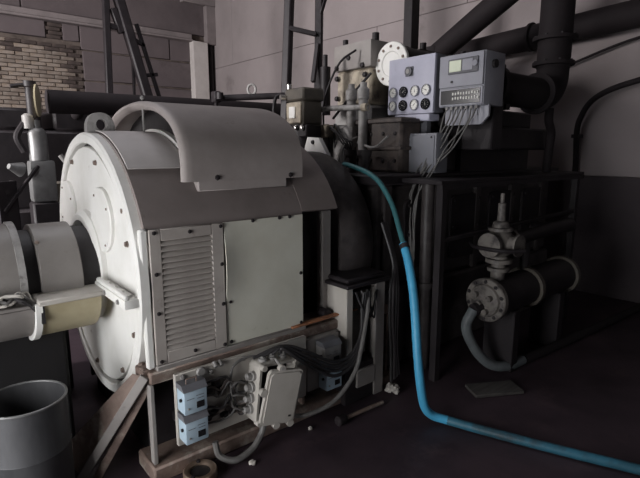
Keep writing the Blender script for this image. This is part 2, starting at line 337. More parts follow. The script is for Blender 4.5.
# bearing collar on the shield
MB().lathe([(.31, 0), (.31, .03), (.285, .05), (.255, .05), (.245, .0)], (.745, 2.945, GZ), (-1, 0, 0), 48, False, False).build('bearing_collar', 'white', gen)
MB().lathe([(.246, 0), (.246, .012), (.001, .012)], (.745, 2.945, GZ), (-1, 0, 0), 40).build('bearing_well', 'black', gen)
sf = MB().box((.675, 2.19, .885), (.745, 2.66, .93), .008, 2).box((.675, 2.19, .93), (.70, 2.62, .955), .006).build('split_flange', 'white', gen)
bolts(sf, [(.715, y, .93) for y in (2.25, 2.35, 2.45, 2.55)], (0, 0, 1), .015, 'white')
bolts(sf, [(.675, 2.28, .905), (.675, 2.48, .905)], (-1, 0, 0), .011, 'greyiron')
# front corner face strip between ring and flank
MB().box((.762, 2.190, .57), (.800, 2.225, 1.245), .008).build('corner_strip', 'white', gen)
MB().box((.735, 2.20, .50), (.79, 2.30, .57), .006).build('foot_lug', 'rusty', gen)
bolts(gen, [(.745, 2.22, .57), (.76, 2.28, .57)], (0, 0, 1), .013, 'rusty')
# lifting eye
ey = []
prof = [(.752, 1.665), (.752, 1.73)] + [(.825 - .07 * math.cos(R_(a)), 1.735 + .065 * math.sin(R_(a))) for a in range(10, 180, 17)] + [(.898, 1.73), (.898, 1.665)]
eye = bmesh.new()
outer = prof; hole = [(.830 + .030 * math.cos(R_(a)), 1.735 + .030 * math.sin(R_(a))) for a in range(0, 360, 20)]
def plate_with_hole(outer, hole, c, y0, y1):
    mb = MB(); k = 36
    def ray(poly, ang):
        d = Vector((math.cos(ang), math.sin(ang))); best = None
        for i in range(len(poly)):
            a = Vector(poly[i]) - Vector(c); b = Vector(poly[(i + 1) % len(poly)]) - Vector(c); e = b - a; den = d.x * e.y - d.y * e.x
            if abs(den) < 1e-9: continue
            t = (a.x * e.y - a.y * e.x) / den; u = (a.x * d.y - a.y * d.x) / den
            if t > 0 and -1e-6 <= u <= 1 + 1e-6 and (best is None or t > best): best = t
        return Vector(c) + d * best
    O = [ray(outer, 2 * math.pi * i / k) for i in range(k)]; H = [ray(hole, 2 * math.pi * i / k) for i in range(k)]
    vs = [(p.x, y0, p.y) for p in O] + [(p.x, y0, p.y) for p in H] + [(p.x, y1, p.y) for p in O] + [(p.x, y1, p.y) for p in H]; fs = []
    for i in range(k):
        j = (i + 1) % k
        fs += [(i, j, k + j, k + i), (2 * k + i, 3 * k + i, 3 * k + j, 2 * k + j), (i, 2 * k + i, 2 * k + j, j), (k + i, k + j, 3 * k + j, 3 * k + i)]
    return mb.add(vs, fs)
plate_with_hole(outer, hole, (.830, 1.735), 2.85, 2.90).build('lifting_eye', 'greyiron', gen)
# hood over the top opening
half = [(2.262, 1.445), (2.260, 1.52), (2.270, 1.60), (2.30, 1.67), (2.36, 1.735), (2.45, 1.79), (2.58, 1.835), (2.73, 1.860), (2.88, 1.868)]
sec = half + [(2 * GY - y, z) for y, z in half[-2::-1]]
def loft(sec, prof):
    mb = MB(); n = len(sec); m = len(prof); vs = []; fs = []
    for i in range(n):
        a = Vector(sec[max(i - 1, 0)]); b = Vector(sec[min(i + 1, n - 1)]); d = (b - a).normalized(); nr = Vector((-d.y, d.x))
        for x, o in prof: vs.append((x, sec[i][0] + nr.x * o, sec[i][1] + nr.y * o))
    for i in range(n - 1):
        for k in range(m):
            a = i * m + k; b = i * m + (k + 1) % m; fs.append((a, b, b + m, a + m))
    fs += [tuple(range(m)), tuple((n - 1) * m + k for k in reversed(range(m)))]
    return mb.add(vs, fs)
def fine(sec, k=3):
    out = []
    for i in range(len(sec) - 1):
        p0 = Vector(sec[max(i - 1, 0)]); p1 = Vector(sec[i]); p2 = Vector(sec[i + 1]); p3 = Vector(sec[min(i + 2, len(sec) - 1)])
        for q in range(k):
            t = q / k; out.append(tuple(.5 * (2 * p1 + (p2 - p0) * t + (2 * p0 - 5 * p1 + 4 * p2 - p3) * t * t + (3 * p1 - p0 - 3 * p2 + p3) * t ** 3)))
    return out + [sec[-1]]
hood = loft(fine(sec), [(1.05, -.045), (1.025, -.038), (1.012, -.022), (1.018, -.006), (1.04, .002), (1.07, 0), (1.745, 0), (1.745, -.02), (1.07, -.02)]).build('hood', 'dusty', gen, sharp=50)
MB().prism([(y, z) for y, z in sec] , 'x', 1.735, 1.745).build('hood_end', 'dusty', hood)
bolts(hood, [(1.20, 2.262, 1.462), (1.66, 2.262, 1.462)], (0, -1, 0), .012, 'dark')
MB().box((1.10, 2.272, 1.395), (1.64, 2.35, 1.455), .004).build('hood_frame', 'dusty', gen)
MB().box((1.13, 3.41, 1.385), (1.66, 3.47, 1.445), .004).build('hood_frame', 'dusty', gen)
MB().strip(arc(RG - .01, 50, 130)[::-1], 'x', 1.11, 1.14, -.035).build('inner_ring', 'white', gen)
MB().prism([(y + (.03 if y < GY else -.03), z - .03) for y, z in sec], 'x', 1.146, 1.15).build('hood_shade', 'black', gen)  # black sheet added as the shade inside the hood mouth
MB().strip(arc(RG + .01, 48, 132)[::-1], 'x', 1.15, 1.73, -.012).build('opening_shade', 'black', gen)  # black strip painting the shaded opening below the hood
MB().cyl((1.04, 2.80, 1.66), (1.04, 2.80, 1.85), .007, n=8).ball((1.04, 2.80, 1.885), .012).build('hood_stay', 'greyiron', gen)
# louvred panel, blank panel
lp = MB().box((.802, 2.182, .585), (.856, 2.204, 1.240), .003).box((1.115, 2.182, .585), (1.180, 2.204, 1.240), .003).box((.856, 2.182, .585), (1.115, 2.204, .642), .003).box((.856, 2.182, 1.185), (1.115, 2.204, 1.240), .003).build('louvre_panel', 'louvre', gen)
MB().box((.856, 2.1995, .642), (1.115, 2.2045, 1.185)).build('louvre_backing', 'black', lp)
NS = 20; pit = (1.185 - .642) / NS
sl = MB().prism([(-.004, -.014), (-.022, -.0105), (-.0225, -.006), (-.015, .006), (-.004, .0125), (-.001, .012), (-.010, .004), (-.018, -.007), (-.004, -.012)], 'x', .856, 1.115)
slm = MB(); slm.v = [Vector((v.x - .9855, v.y, v.z)) for v in sl.v]; slm.f = sl.f; slm = slm.mesh('louvre_slat', 'louvre')
for i in range(NS): piece('louvre_slat', slm, (.9855, 2.203, .642 + (i + .5) * pit), lp)
bolts(lp, [(.826, 2.182, z) for z in (.60, .84, 1.03, 1.225)] + [(1.165, 2.182, z) for z in (.60, .82, 1.03, 1.225)] + [(1.0, 2.182, .612), (1.0, 2.182, 1.215)], (0, -1, 0), .0085, 'dark')
bl = MB(); nx, nz = 10, 10; vs = []; fs = []
for j in range(nz + 1):
    for i in range(nx + 1):
        u = i / nx; v = j / nz; bulge = .022 * max(0, 1 - u * 3.2) ** 2 * max(0, math.sin(math.pi * min(1, max(0, (v - .30) / .70))))
        vs.append((1.186 + u * .504, 2.192 - bulge, .585 + v * .655))
k = len(vs); vs += [(x, y + .006, z) for x, y, z in vs]
for j in range(nz):
    for i in range(nx):
        a = j * (nx + 1) + i; q = (a, a + 1, a + nx + 2, a + nx + 1); fs += [q, tuple(k + t for t in reversed(q))]
for j in range(nz):
    a = j * (nx + 1); b = a + nx + 1; fs += [(a, b, b + k, a + k)]; a += nx; b += nx; fs += [(a, a + k, b + k, b)]
for i in range(nx):
    a = i; fs += [(a, a + k, a + 1 + k, a + 1)]; a = nz * (nx + 1) + i; fs += [(a, a + 1, a + 1 + k, a + k)]
bpn = bl.add(vs, fs).build('blank_panel', 'panelcream', gen)
bolts(bpn, [(1.36, 2.192, 1.235), (1.53, 2.192, 1.235), (1.60, 2.192, 1.235), (1.675, 2.192, .90), (1.675, 2.192, .60), (1.21, 2.192, .60), (1.21, 2.192, .82)], (0, -1, 0), .009, 'dark')
MB().box((.80, 2.175, .555), (1.70, 2.215, .583), .004).build('sill_strip', 'taupe', gen)
# open rear bay: rotor drum and post
MB().lathe([(.50, 0), (.50, .34)], (1.70, GY, GZ), (1, 0, 0), 40).build('rotor_drum', 'black', gen)
MB().box((1.905, 2.27, .56), (1.975, 2.33, 1.235), .006).build('bay_post', 'taupe', gen)
MB().box((1.905, 3.43, .56), (1.975, 3.49, 1.235), .006).build('bay_post', 'taupe', gen)
MB().cyl((1.89, 2.268, .60), (1.89, 2.20, .60), .03, n=14).build('bay_plug', 'dark', gen)

# ================================================================== EXCITER
ex = thing('exciter', 'small cream exciter drum on the shaft beside the round end shield', 'machine', (.2, GY, 0))
EY = 2.88
def shell(x0, x1, r, name, m, a=100):
    return MB().lathe([(r - .01, 0), (r, .006), (r, x1 - x0 - .006), (r - .01, x1 - x0)], (x0, EY, GZ), (1, 0, 0), 40).build(name, m, ex)
shell(-.45, .345, .272, 'drum_cover', 'drum')
MB().lathe([(.284, 0), (.284, .03)], (.338, EY, GZ), (1, 0, 0), 44).build('drum_band', 'greyiron', ex)
MB().lathe([(.235, 0), (.235, .08)], (.36, EY, GZ), (1, 0, 0), 36).build('brush_gap', 'black', ex)
shell(.428, .62, .262, 'commutator_cover', 'drum')
MB().lathe([(.235, 0), (.235, .10)], (.61, EY, GZ), (1, 0, 0), 36).build('brush_ring', 'black', ex)
MB().lathe([(.10, 0), (.10, .25)], (.62, 2.90, GZ), (1, 0, 0), 24).build('shaft', 'dark', ex)
tr = MB().prism([(EY - .372 * math.cos(R_(a)), .895 - .372 * .66 * math.sin(R_(a))) for a in range(0, 181, 8)], 'x', .40, .665).build('lower_casing', 'yellow', ex)
MB().box((.385, 2.485, .888), (.685, 3.27, .915), .006).build('casing_rim', 'cream', ex)
MB().prism([(EY - .385 * math.cos(R_(a)), .895 - .385 * .68 * math.sin(R_(a))) for a in range(0, 181, 8)], 'x', .375, .402).build('casing_flange', 'white', ex)
MB().prism([(EY - .345 * math.cos(R_(a)), .89 - .345 * .68 * math.sin(R_(a))) for a in range(0, 181, 8)], 'x', -.45, .372).build('drum_lower_half', 'drum', ex)
MB().box((-.45, 2.53, .87), (.375, 2.66, .895), .006).build('drum_rim', 'drum', ex)
MB().box((.395, 2.50, .80), (.41, 2.53, .885)).build('dark_catch', 'black', ex)
MB().box((-.4, 2.80, 0), (.55, 3.05, .70), .02).build('pedestal', 'soot', ex)
MB().box((.0, 3.42, 0), (.69, 3.95, .50), .02).build('floor_shade_block', 'soot', ex)  # dark block and tie added where the floor should lie in shade
MB().box((.2, 3.04, .0), (.5, 3.43, .2), .01).build('floor_shade_tie', 'soot', ex)
bolts(ex, [(.44, 2.703, 1.153), (.15, 2.68, 1.15)], (0, -.7, .7), .009, 'rusty')
for k in range(8):                                               # tangle of leads lying on the casing rim
    r = random.Random(k + 3)
    pts = [(.02 + .02 * k, 2.60, .897)] + [(.16 + .035 * i + r.uniform(-.02, .02), 2.545 + r.uniform(-.035, .045), .908 + r.uniform(0, .045)) for i in range(6)] + [(.37 + .004 * k, 2.52 + .006 * k, .885 - .012 * (k % 3))]
    MB().tube(pts, .0075, 6, 6).build('lead_wire', ('greycable', 'cream', 'cable')[k % 3], ex)

# ================================================================== BARREL, RING ON THE FLOOR
bc = (.27, 2.35, 0)
ba = thing('steel_barrel', 'open bare steel barrel standing under the exciter', 'barrel', bc)
MB().lathe([(.163, 0), (.167, .01), (.167, .30), (.169, .305), (.167, .31), (.167, .532), (.160, .532), (.160, .02), (.001, .02)], bc, (0, 0, 1), 48, True, False).build('body', 'steel', ba)
MB().tube([(bc[0] + .166 * math.cos(R_(a)), bc[1] + .166 * math.sin(R_(a)), .533) for a in range(0, 361, 10)], .006, 8, 1, False).build('rolled_rim', 'silver', ba)
MB().lathe([(.159, 0), (.159, .006)], (bc[0], bc[1], .20), (0, 0, 1), 32).build('oil', 'black', ba)

rg = thing('bearing_ring', 'round brassy metal ring lying on the dark floor by the bedplate', 'ring', (.935, 2.052, 0))
MB().lathe([(.075, 0), (.083, .006), (.083, .045), (.078, .052), (.060, .052), (.052, .046), (.052, .012), (.03, .010), (.001, .010)], (.935, 2.052, 0), (0, 0, 1), 36, True, False).build('ring_body', 'copper', rg)
bolts(rg, [(.955, 2.112, .052), (.88, 2.015, .052)], (0, 0, 1), .010, 'dark')
MB().lathe([(.05, 0), (.05, .03), (.001, .034)], (.935, 2.052, .008), (0, 0, 1), 24).build('dark_core', 'black', rg)

# ================================================================== TERMINAL BOARD AND WHAT IT CARRIES
tb = thing('terminal_board', 'cream steel mounting board bolted to the side of the bedplate', 'board', (1.25, 2.14, .085))
MB().box((.862, 2.125, .165), (1.66, 2.150, .540), .004).build('plate', 'cream', tb)
for x in (.92, 1.60): MB().box((x, 2.15, .20), (x + .05, 2.345, .25)).build('bracket', 'dark', tb)
bolts(tb, [(.895, 2.125, .185), (.90, 2.125, .520), (1.02, 2.125, .515), (1.05, 2.125, .505), (1.24, 2.125, .52)], (0, -1, 0), .012, 'greyiron')
MB().lathe([(.020, 0), (.026, .006), (.020, .014), (.010, .014)], (.995, 2.125, .522), (0, -1, 0), 16).build('grommet', 'greyiron', tb)
for i in range(2): MB().cyl((1.07 + .03 * i, 2.125, .548), (1.07 + .03 * i, 2.10, .53), .012, n=10).build('stud', 'greyiron', tb)
# soot-dark clamp groups between the blue boxes and the junction box
for zc, xs in ((.42, (1.03, 1.07, 1.10, 1.14)), (.27, (1.02, 1.06, 1.11, 1.15))):
    for j, x in enumerate(xs):
        MB().cyl((x, 2.126, zc + .02 * math.sin(j * 2.1)), (x, 2.095, zc + .02 * math.sin(j * 2.1)), .013, n=10).box((x - .02, 2.105, zc - .012 + .02 * math.sin(j * 2.1)), (x + .02, 2.126, zc + .012 + .02 * math.sin(j * 2.1)), .003).build('cable_clamp', 'dark', tb)

for k in range(7):                                               # loose leads from the relay boxes to the junction box
    r = random.Random(k + 60); z0 = (.46, .43, .40, .30, .27, .25, .33)[k]
    pts = [(.985, 2.10, z0), (1.02 + r.uniform(0, .02), 2.085, z0 + r.uniform(-.01, .03)), (1.08, 2.08 + r.uniform(-.02, .02), z0 + r.uniform(-.05, .04)), (1.13 + r.uniform(-.01, .02), 2.085, z0 + r.uniform(-.05, .05)), (1.18, 2.09, .25 + .055 * (k % 4)), (1.215, 2.07, .25 + .055 * (k % 4))]
    MB().tube(pts, .0065, 6, 6).build('lead_wire', ('cable', 'brown', 'greycable')[k % 3], tb)
for k in range(5):
    r = random.Random(k + 90); x = 1.04 + .03 * k; z = (.40, .44, .38, .29, .26)[k]
    MB().box((x - .02, 2.10, z - .018), (x + .022, 2.126, z + .02), .006).build('terminal_block', 'brown', tb)
def small_box(x0, x1, z0, z1, y1, dep, body, cap, label, handle=False):
    t = thing('relay_box', label, 'box', ((x0 + x1) / 2, y1, z0))
    y0 = y1 - dep
    MB().box((x0, y0, z0), (x1, y1, z1 - .022), .007, 2).build('body', body, t)
    MB().prism([(y0 - .004, z1 - .026), (y1, z1 - .026), (y1, z1 + .002), (y0 + .022, z1 + .002)], 'x', x0 - .003, x1 + .003).build('lid', cap, t)
    MB().box((x0 + (x1 - x0) * .52, y0 - .002, z0 + .022), (x0 + (x1 - x0) * .86, y0 + .004, z0 + .055), .001).build('window_plate', 'dialdark', t)
    MB().box((x0 + .012, y0 - .001, z0 + .075), (x0 + .05, y0 + .003, z0 + .078)).box((x0 + .060, y0 - .001, z0 + .085), (x0 + .10, y0 + .003, z0 + .088)).box((x0 + .065, y0 - .001, z0 + .070), (x0 + .10, y0 + .003, z0 + .073)).build('faint_print', 'bluecap', t)
    bolts(t, [(x0 + .02, y0, z0 + .03)], (0, -1, 0), .005, 'greyiron')
    MB().cyl((x0 - .001, y0 + .03, z0 + .07), (x0 - .010, y0 + .03, z0 + .07), .008, n=10).build('side_knob', 'dark', t)
    if handle: MB().tube([(x0 + .025, y0 + .03, z1), (x0 + .025, y0 + .03, z1 + .025), (x1 - .04, y0 + .03, z1 + .025), (x1 - .04, y0 + .03, z1)], .0035, 6, 1).build('wire_handle', 'rusty', t)
    return t
small_box(.868, .985, .362, .505, 2.126, .085, 'bluebox', 'bluecap', 'pale blue relay box with wire handle, upper one at the end of the board', True)
small_box(.868, .985, .208, .350, 2.126, .085, 'bluebox', 'bluecap', 'pale blue relay box directly below the one with the wire handle')
MB().box((1.68, 2.14, .17), (1.93, 2.20, .50), .005).build('mounting_plate', 'taupe', bp)
small_box(1.745, 1.875, .335, .485, 2.141, .085, 'greyiron', 'bluecap', 'dull grey relay box beside the open junction box')
small_box(1.765, 1.885, .180, .322, 2.141, .080, 'bluebox', 'bluecap', 'pale blue relay box under the dull grey relay box')

jb = thing('junction_box', 'cream cast junction box with its lid hanging open', 'junction box', (1.38, 2.125, .15))
xf = Matrix.Translation((1.375, 0, .325)) @ Matrix.Rotation(R_(7), 4, 'Y') @ Matrix.Translation((-1.375, 0, -.325))
def open_box(x0, x1, z0, z1, y0, y1, th, r, xf):
    o = rrect(x0, x1, z0, z1, r); i = rrect(x0 + th, x1 - th, z0 + th, z1 - th, r * .6); n = len(o)
    vs = [(a, y1, b) for a, b in o] + [(a, y0, b) for a, b in o] + [(a, y0, b) for a, b in i] + [(a, y1 - th, b) for a, b in i]; fs = [tuple(range(n)), tuple(3 * n + k for k in range(n))]
    for k in range(n):
        j = (k + 1) % n
        for s_ in range(3): fs.append((s_ * n + k, s_ * n + j, (s_ + 1) * n + j, (s_ + 1) * n + k))
    return MB(xf).add(vs, fs)
open_box(1.255, 1.495, .165, .495, 2.015, 2.122, .014, .03, xf).build('case', 'cream', jb)
MB(xf).box((1.272, 2.09, .182), (1.478, 2.108, .478)).build('dark_inside', 'black', jb)
xl = Matrix.Translation((1.36, 1.955, .335)) @ Matrix.Rotation(R_(10), 4, 'Y') @ Matrix.Rotation(R_(-6), 4, 'Z') @ Matrix.Rotation(R_(6), 4, 'X')
lid = MB().prism(rrect(-.102, .102, -.155, .150, .025), 'y', -.010, .012, xf=xl)
lid.prism(rrect(-.090, .090, -.143, .138, .022), 'y', -.017, -.009, xf=xl)
lid = lid.build('lid', 'cream', jb)
for (a, b) in ((-.03, .158), (.0, -.165), (-.112, .03), (.085, -.163)):
    MB(xl).lathe([(.020, -.012), (.020, .014), (.008, .016)], (a, 0, b), (0, 1, 0), 14).build('lid_ear', 'cream', lid)
MB(xl).box((.055, -.019, -.115), (.070, -.015, -.105)).build('lid_mark', 'black', lid)
MB(xl).cyl((-.03, -.014, .16), (-.03, .075, .175), .008, n=10).build('lid_screw', 'greyiron', jb)
for zc in (.24, .30, .36, .42):
    MB(xf).lathe([(.026, 0), (.026, .018), (.018, .02), (.018, .045), (.012, .05)], (1.257, 2.07, zc), (-1, 0, 0), 14).build('cable_gland', 'greyiron', jb)
for xc in (1.30, 1.36, 1.43):
    MB(xf).lathe([(.024, 0), (.024, .016), (.016, .018), (.016, .04), (.011, .045)], (xc, 2.07, .493), (0, 0, 1), 14).build('cable_gland', 'greyiron', jb)
for (a, b) in ((1.27, .18), (1.27, .48), (1.48, .48)): MB(xf).cyl((a, 2.035, b), (a, 1.995, b), .016, n=12).build('lug', 'cream', jb)
for k, zc in enumerate((.26, .34, .41)):
    MB().tube([(1.215, 2.07, zc), (1.17, 2.07, zc + .02), (1.14, 2.085, zc + .06 - .03 * k), (1.16, 2.10, .50), (1.25, 2.095, .535), (1.33, 2.07, .525)], .006, 6, 6).build('lead_wire', 'greycable', jb)

def cable(name, pts, r, m, label, group=None, cat='cable', n=8):
    return tag(MB().tube(pts, r, n, 8).build(name, m), label, cat, group)
G1 = 'black cables looping from the junction box to the white cabinet'
for k in range(4):
    d = .016 * k
    cable('power_cable', [(1.26 + .05 * k, 2.06 - .01 * k, .538), (1.42, 2.03 - d * .4, .570 - d * .2), (1.56, 2.005 - d * .5, .515 - 1.6 * d), (1.75, 2.0 - d * .5, .40 - 1.7 * d), (1.90, 2.0 - d * .5, .40 - d), (2.00, 2.02 - d * .3, .50 - d), (2.04 + d, 2.055, .64), (2.06 + d, 2.06, .74)],
          .0095 + .001 * (k % 2), 'cable', 'black power cable sagging from the junction box towards the white cabinet', G1)
cable('power_cable', [(1.045, 2.10, .13), (1.055, 2.075, .06), (1.12, 2.03, .03), (1.22, 2.03, .05), (1.28, 2.04, .10), (1.31, 2.05, .15)], .017, 'greycable', 'thick grey cable bending along the floor below the junction box')
cable('power_cable', [(1.46, 2.03, .15), (1.55, 1.96, .16), (1.72, 1.94, .19), (1.88, 1.95, .30), (1.97, 1.98, .44), (2.06, 2.03, .60), (2.10, 2.06, .70)], .013, 'greycable', 'long grey cable rising steeply from the junction box to the white cabinet')
# ================================================================== WHITE CABINET, HANGING CABLES
cb = thing('switch_cabinet', 'off-white open steel cabinet behind the cable loops', 'cabinet', (2.12, 2.2, .0))
MB().box((1.945, 2.09, .26), (2.00, 2.32, .775), .005).build('side_post', 'cream', cb)
MB().box((1.95, 2.10, .0), (2.20, 2.32, .26), .005).build('plinth', 'dark', cb)
MB().box((2.20, 2.09, .0), (2.285, 2.12, .775), .005).box((2.255, 2.12, 0), (2.285, 2.32, .775), .005).build('front_panel', 'taupe', cb)
MB().box((1.94, 2.30, .0), (2.29, 2.325, .78)).build('back_plate', 'taupe', cb)
MB().box((1.925, 2.06, .775), (2.31, 2.33, .80), .006).box((1.95, 2.09, .80), (2.29, 2.33, .83), .01).build('top_tray', 'dark', cb)
MB().box((2.04, 2.085, .10), (2.20, 2.105, .22), .005).build('kick_plate', 'taupe', cb)
MB().box((2.01, 2.16, .28), (2.19, 2.30, .72), .01).build('inner_unit', 'olive', cb)
for k in range(3): MB().tube([(2.02 + .05 * k, 2.09, .74), (2.03 + .05 * k, 2.05, .66 - .04 * k), (2.09 + .03 * k, 2.05, .58), (2.17, 2.07, .66 + .02 * k), (2.21, 2.09, .72)], .006, 6, 6).build('loose_wire', 'cable', cb)
for k in range(6):
    x = 2.345 + .022 * (k % 3) ; y = 2.10 - .028 * (k // 3)
    cable('hanging_cable', [(2.40 + .01 * k, 2.24, 1.12), (2.40 + .005 * k, 2.13, .86), (x, y, .70), (x - .012, y - .012, .5), (x + .02 * math.sin(k), y - .02, .30), (x, y - .03, .06 + .01 * k)], .011, 'dark' if k % 2 else 'cable', 'dark cable hanging straight down beside the white cabinet', 'bundle of cables hanging by the cabinet')
# ================================================================== ODDMENTS ON THE FLOOR
def crumple(c, r, seed, sz=.7):
    q = random.Random(seed); mb = MB(); mb.ball(c, r, 9, 7, sz)
    mb.v = [Vector((c[0], c[1], c[2])) + (v - Vector(c)) * q.uniform(.62, 1.25) for v in mb.v]
    for v in mb.v: v.z = max(v.z, .002)
    return mb
r = random.Random(3); lint = MB()
lp_ = thing('rag_bundle', 'small crumpled white rag on the floor by the hanging cables', 'rag', (2.31, 2.035, 0))
for i in range(7):
    k = crumple((2.31 + r.uniform(-.045, .045), 2.035 + r.uniform(-.03, .03), .022 + r.uniform(0, .03)), r.uniform(.02, .03), i); lint.add(k.v, k.f)
lint.build('crumpled_cloth', 'rag', lp_)
rod = thing('screw_jack', 'rusty threaded rod with a thick nut lying on the floor', 'rod', (2.0, 1.98, 0))
MB().cyl((1.80, 1.965, .03), (2.15, 1.965, .02), .012, n=10).build('shank', 'rusty', rod)
MB().lathe([(.022, 0), (.030, .008), (.030, .055), (.022, .07)], (1.76, 1.965, .031), (1, 0, 0), 12).build('nut', 'darkpipe', rod)
for i, (x, y, q, lb) in enumerate(((1.19, 1.98, .018, 'small pale crumpled scrap on the floor beside the thick grey cable'), (1.62, 2.04, .014, 'small pale crumpled scrap on the floor under the pale blue relay box'))):
    tag(crumple((x, y, q * .6), q, 40 + i).build('paper_scrap', 'rag'), lb, 'scrap')

# ================================================================== ENGINE
en = thing('diesel_engine', 'large dark grey diesel engine coupled behind the cream generator', 'engine', (3.6, GY, 0))
MB().lathe([(.50, 0), (.60, .02), (.63, .06), (.63, .26), (.60, .30), (.52, .36)], (2.06, GY, GZ), (1, 0, 0), 48).build('flywheel_housing', 'engine', en)
MB().box((2.42, 2.32, .0), (5.0, 3.50, .60), .02).build('sump', 'engine', en)
MB().box((2.45, 2.36, .60), (5.0, 3.42, 1.36), .03).build('crankcase', 'engine', en)
MB().box((2.40, 2.28, 1.36), (5.0, 3.48, 1.43), .01).build('deck', 'dark', en)
for i in range(4):
    x = 2.75 + i * .56
    d = MB().prism(rrect(x, x + .42, .72, 1.24, .05), 'y', 2.335, 2.365).build('crankcase_door', 'dark', en)
    bolts(d, [(x + a, 2.335, z) for a in (.04, .38) for z in (.76, .98, 1.20)], (0, -1, 0), .014, 'dark')
for i in range(5): MB().box((2.52 + .56 * i, 2.33, .6), (2.60 + .56 * i, 2.37, 1.36), .01).build('rib', 'engine', en)
# front end of the engine (faces the generator)
MB().box((2.40, 2.50, 1.0), (2.46, 3.3, 1.36), .01).build('front_plate', 'engine', en)
# cylinders and heads
for i in range(3):
    x = 3.02 + i * .62
    MB().box((x, 2.99, 1.43), (x + .50, 3.45, 1.98), .03).build('cylinder_block', 'greyiron' if i == 0 else 'engine', en)
    h = MB().box((x + .02, 3.0, 1.98), (x + .48, 3.43, 2.28), .02).build('cylinder_head', 'beige', en)
    c = MB().box((x, 2.985, 2.28), (x + .5, 3.45, 2.50), .025, 2).build('rocker_cover', 'taupe' if i == 0 else 'olive', en)
    bolts(c, [(x, 3.25, 2.38), (x, 3.08, 2.30), (x, 3.40, 2.31)], (-1, 0, 0), .02, 'dark')
    MB().cyl((x + .1, 3.03, 2.50), (x + .1, 3.03, 2.56), .03, n=12).build('cover_knob', 'dark', c); MB().cyl((x + .1, 3.40, 2.46), (x + .1, 3.40, 2.56), .025, n=12).build('cover_knob', 'dark', c)
bolts(en, [(3.02, y, z) for y in (3.05, 3.40) for z in (2.05, 2.22)], (-1, 0, 0), .02, 'dark')
# intake duct with white flange
MB().cyl((3.12, 2.83, 2.28), (4.7, 2.83, 2.28), .15, n=28).box((3.2, 2.7, 1.43), (3.4, 2.96, 2.2), .02).build('intake_duct', 'dark', en)
fg = MB().lathe([(.172, 0), (.172, .022), (.166, .028), (.100, .030), (.092, .022), (.001, .020)], (3.12, 2.83, 2.285), (-1, 0, 0), 40).build('duct_flange', 'white', en)
bolts(fg, circ((3.093, 2.83, 2.285), (-1, 0, 0), .135, 10), (-1, 0, 0), .012, 'rusty')
# two upright pushrod tubes, pipes and rods at the front
for y in (2.935, 2.80): MB().lathe([(.036, 0), (.036, .42), (.046, .43), (.046, .50), (.026, .52), (.026, .55)], (2.76, y, 1.56), (0, 0, 1), 16).build('upright_tube', 'greyiron', en)
MB().tube([(2.64, 3.34, 1.62), (2.64, 3.33, 1.80), (2.65, 3.27, 1.89), (2.66, 3.18, 1.925), (2.68, 3.0, 1.928), (2.69, 2.80, 1.92), (2.72, 2.70, 1.915)], .021, 10, 8).build('water_pipe', 'greyiron', en)
MB().lathe([(.03, 0), (.03, .05)], (2.705, 2.75, 1.918), (0, -1, 0), 12).build('pipe_union', 'beige', en)
MB().tube([(2.80, 3.20, 1.86), (2.84, 3.0, 2.05), (2.90, 2.86, 2.20)], .011, 8, 6).build('control_rod', 'dark', en)
MB().tube([(2.80, 3.32, 1.7), (2.78, 3.30, 1.95), (2.80, 3.26, 2.13), (2.86, 3.18, 2.32), (2.98, 3.12, 2.42)], .009, 8, 6).build('fuel_line', 'dark', en)
for k in range(5): MB().tube([(2.66 + .02 * k, 3.30 - .05 * k, 1.58), (2.64, 3.24 - .06 * k, 1.72 + .02 * k), (2.66, 3.10 - .05 * k, 1.80 - .03 * k), (2.70, 2.98 - .03 * k, 1.66), (2.72, 2.90, 1.56)], .007, 6, 6).build('fuel_line', 'cable', en)
for k in range(4): MB().tube([(2.70 + .05 * k, 2.98 + .03 * k, 1.46), (2.70 + .05 * k, 2.96 + .03 * k, 1.62 + .03 * k), (2.78 + .03 * k, 2.88, 1.70 + .03 * k), (2.88, 2.86, 1.62)], .009, 8, 6).build('fuel_line', 'dark' if k % 2 else 'greyiron', en)
MB().cyl((2.85, 3.36, 1.9), (2.85, 3.36, 2.30), .045, n=12).cyl((2.85, 3.36, 2.30), (2.85, 3.36, 2.40), .02, n=10).build('injector_column', 'dark', en)
MB().box((2.72, 2.90, 1.43), (3.02, 3.40, 1.80), .02).build('pump_block', 'greyiron', en)
MB().box((2.60, 3.06, 1.70), (2.72, 3.22, 1.80), .01).build('side_cover', 'beige', en)
MB().box((2.80, 2.44, 1.43), (3.03, 2.97, 1.84), .02).box((2.77, 2.42, 1.60), (3.03, 2.98, 1.625), .004).box((2.77, 2.42, 1.80), (3.03, 2.98, 1.83), .004).build('gear_case', 'brown', en)
bolts(en, [(2.80, y, z) for y in (2.5, 2.62, 2.75, 2.9) for z in (1.52, 1.72)], (-1, 0, 0), .014, 'dark')
MB().tube([(2.76, 2.86, 1.66), (2.74, 2.66, 1.62), (2.72, 2.50, 1.70)], .009, 6, 6).build('lever_rod', 'greyiron', en)
for y in (2.60, 2.74): MB().cyl((2.58, y, 1.43), (2.58, y, 1.56), .04, n=14).cyl((2.58, y, 1.56), (2.58, y, 1.60), .055, n=14).build('filter_pot', 'engine', en)
MB().box((3.05, 2.35, 1.43), (3.6, 2.68, 1.72), .02).build('valve_chest', 'engine', en)
MB().box((3.30, 2.14, 1.60), (4.45, 2.66, 1.78), .015).box((3.45, 2.24, 1.78), (4.3, 2.66, 1.92), .015).build('exhaust_casing', 'dark', en)
MB().box((3.35, 2.30, 1.43), (4.4, 2.6, 1.60)).build('casing_foot', 'dark', en)
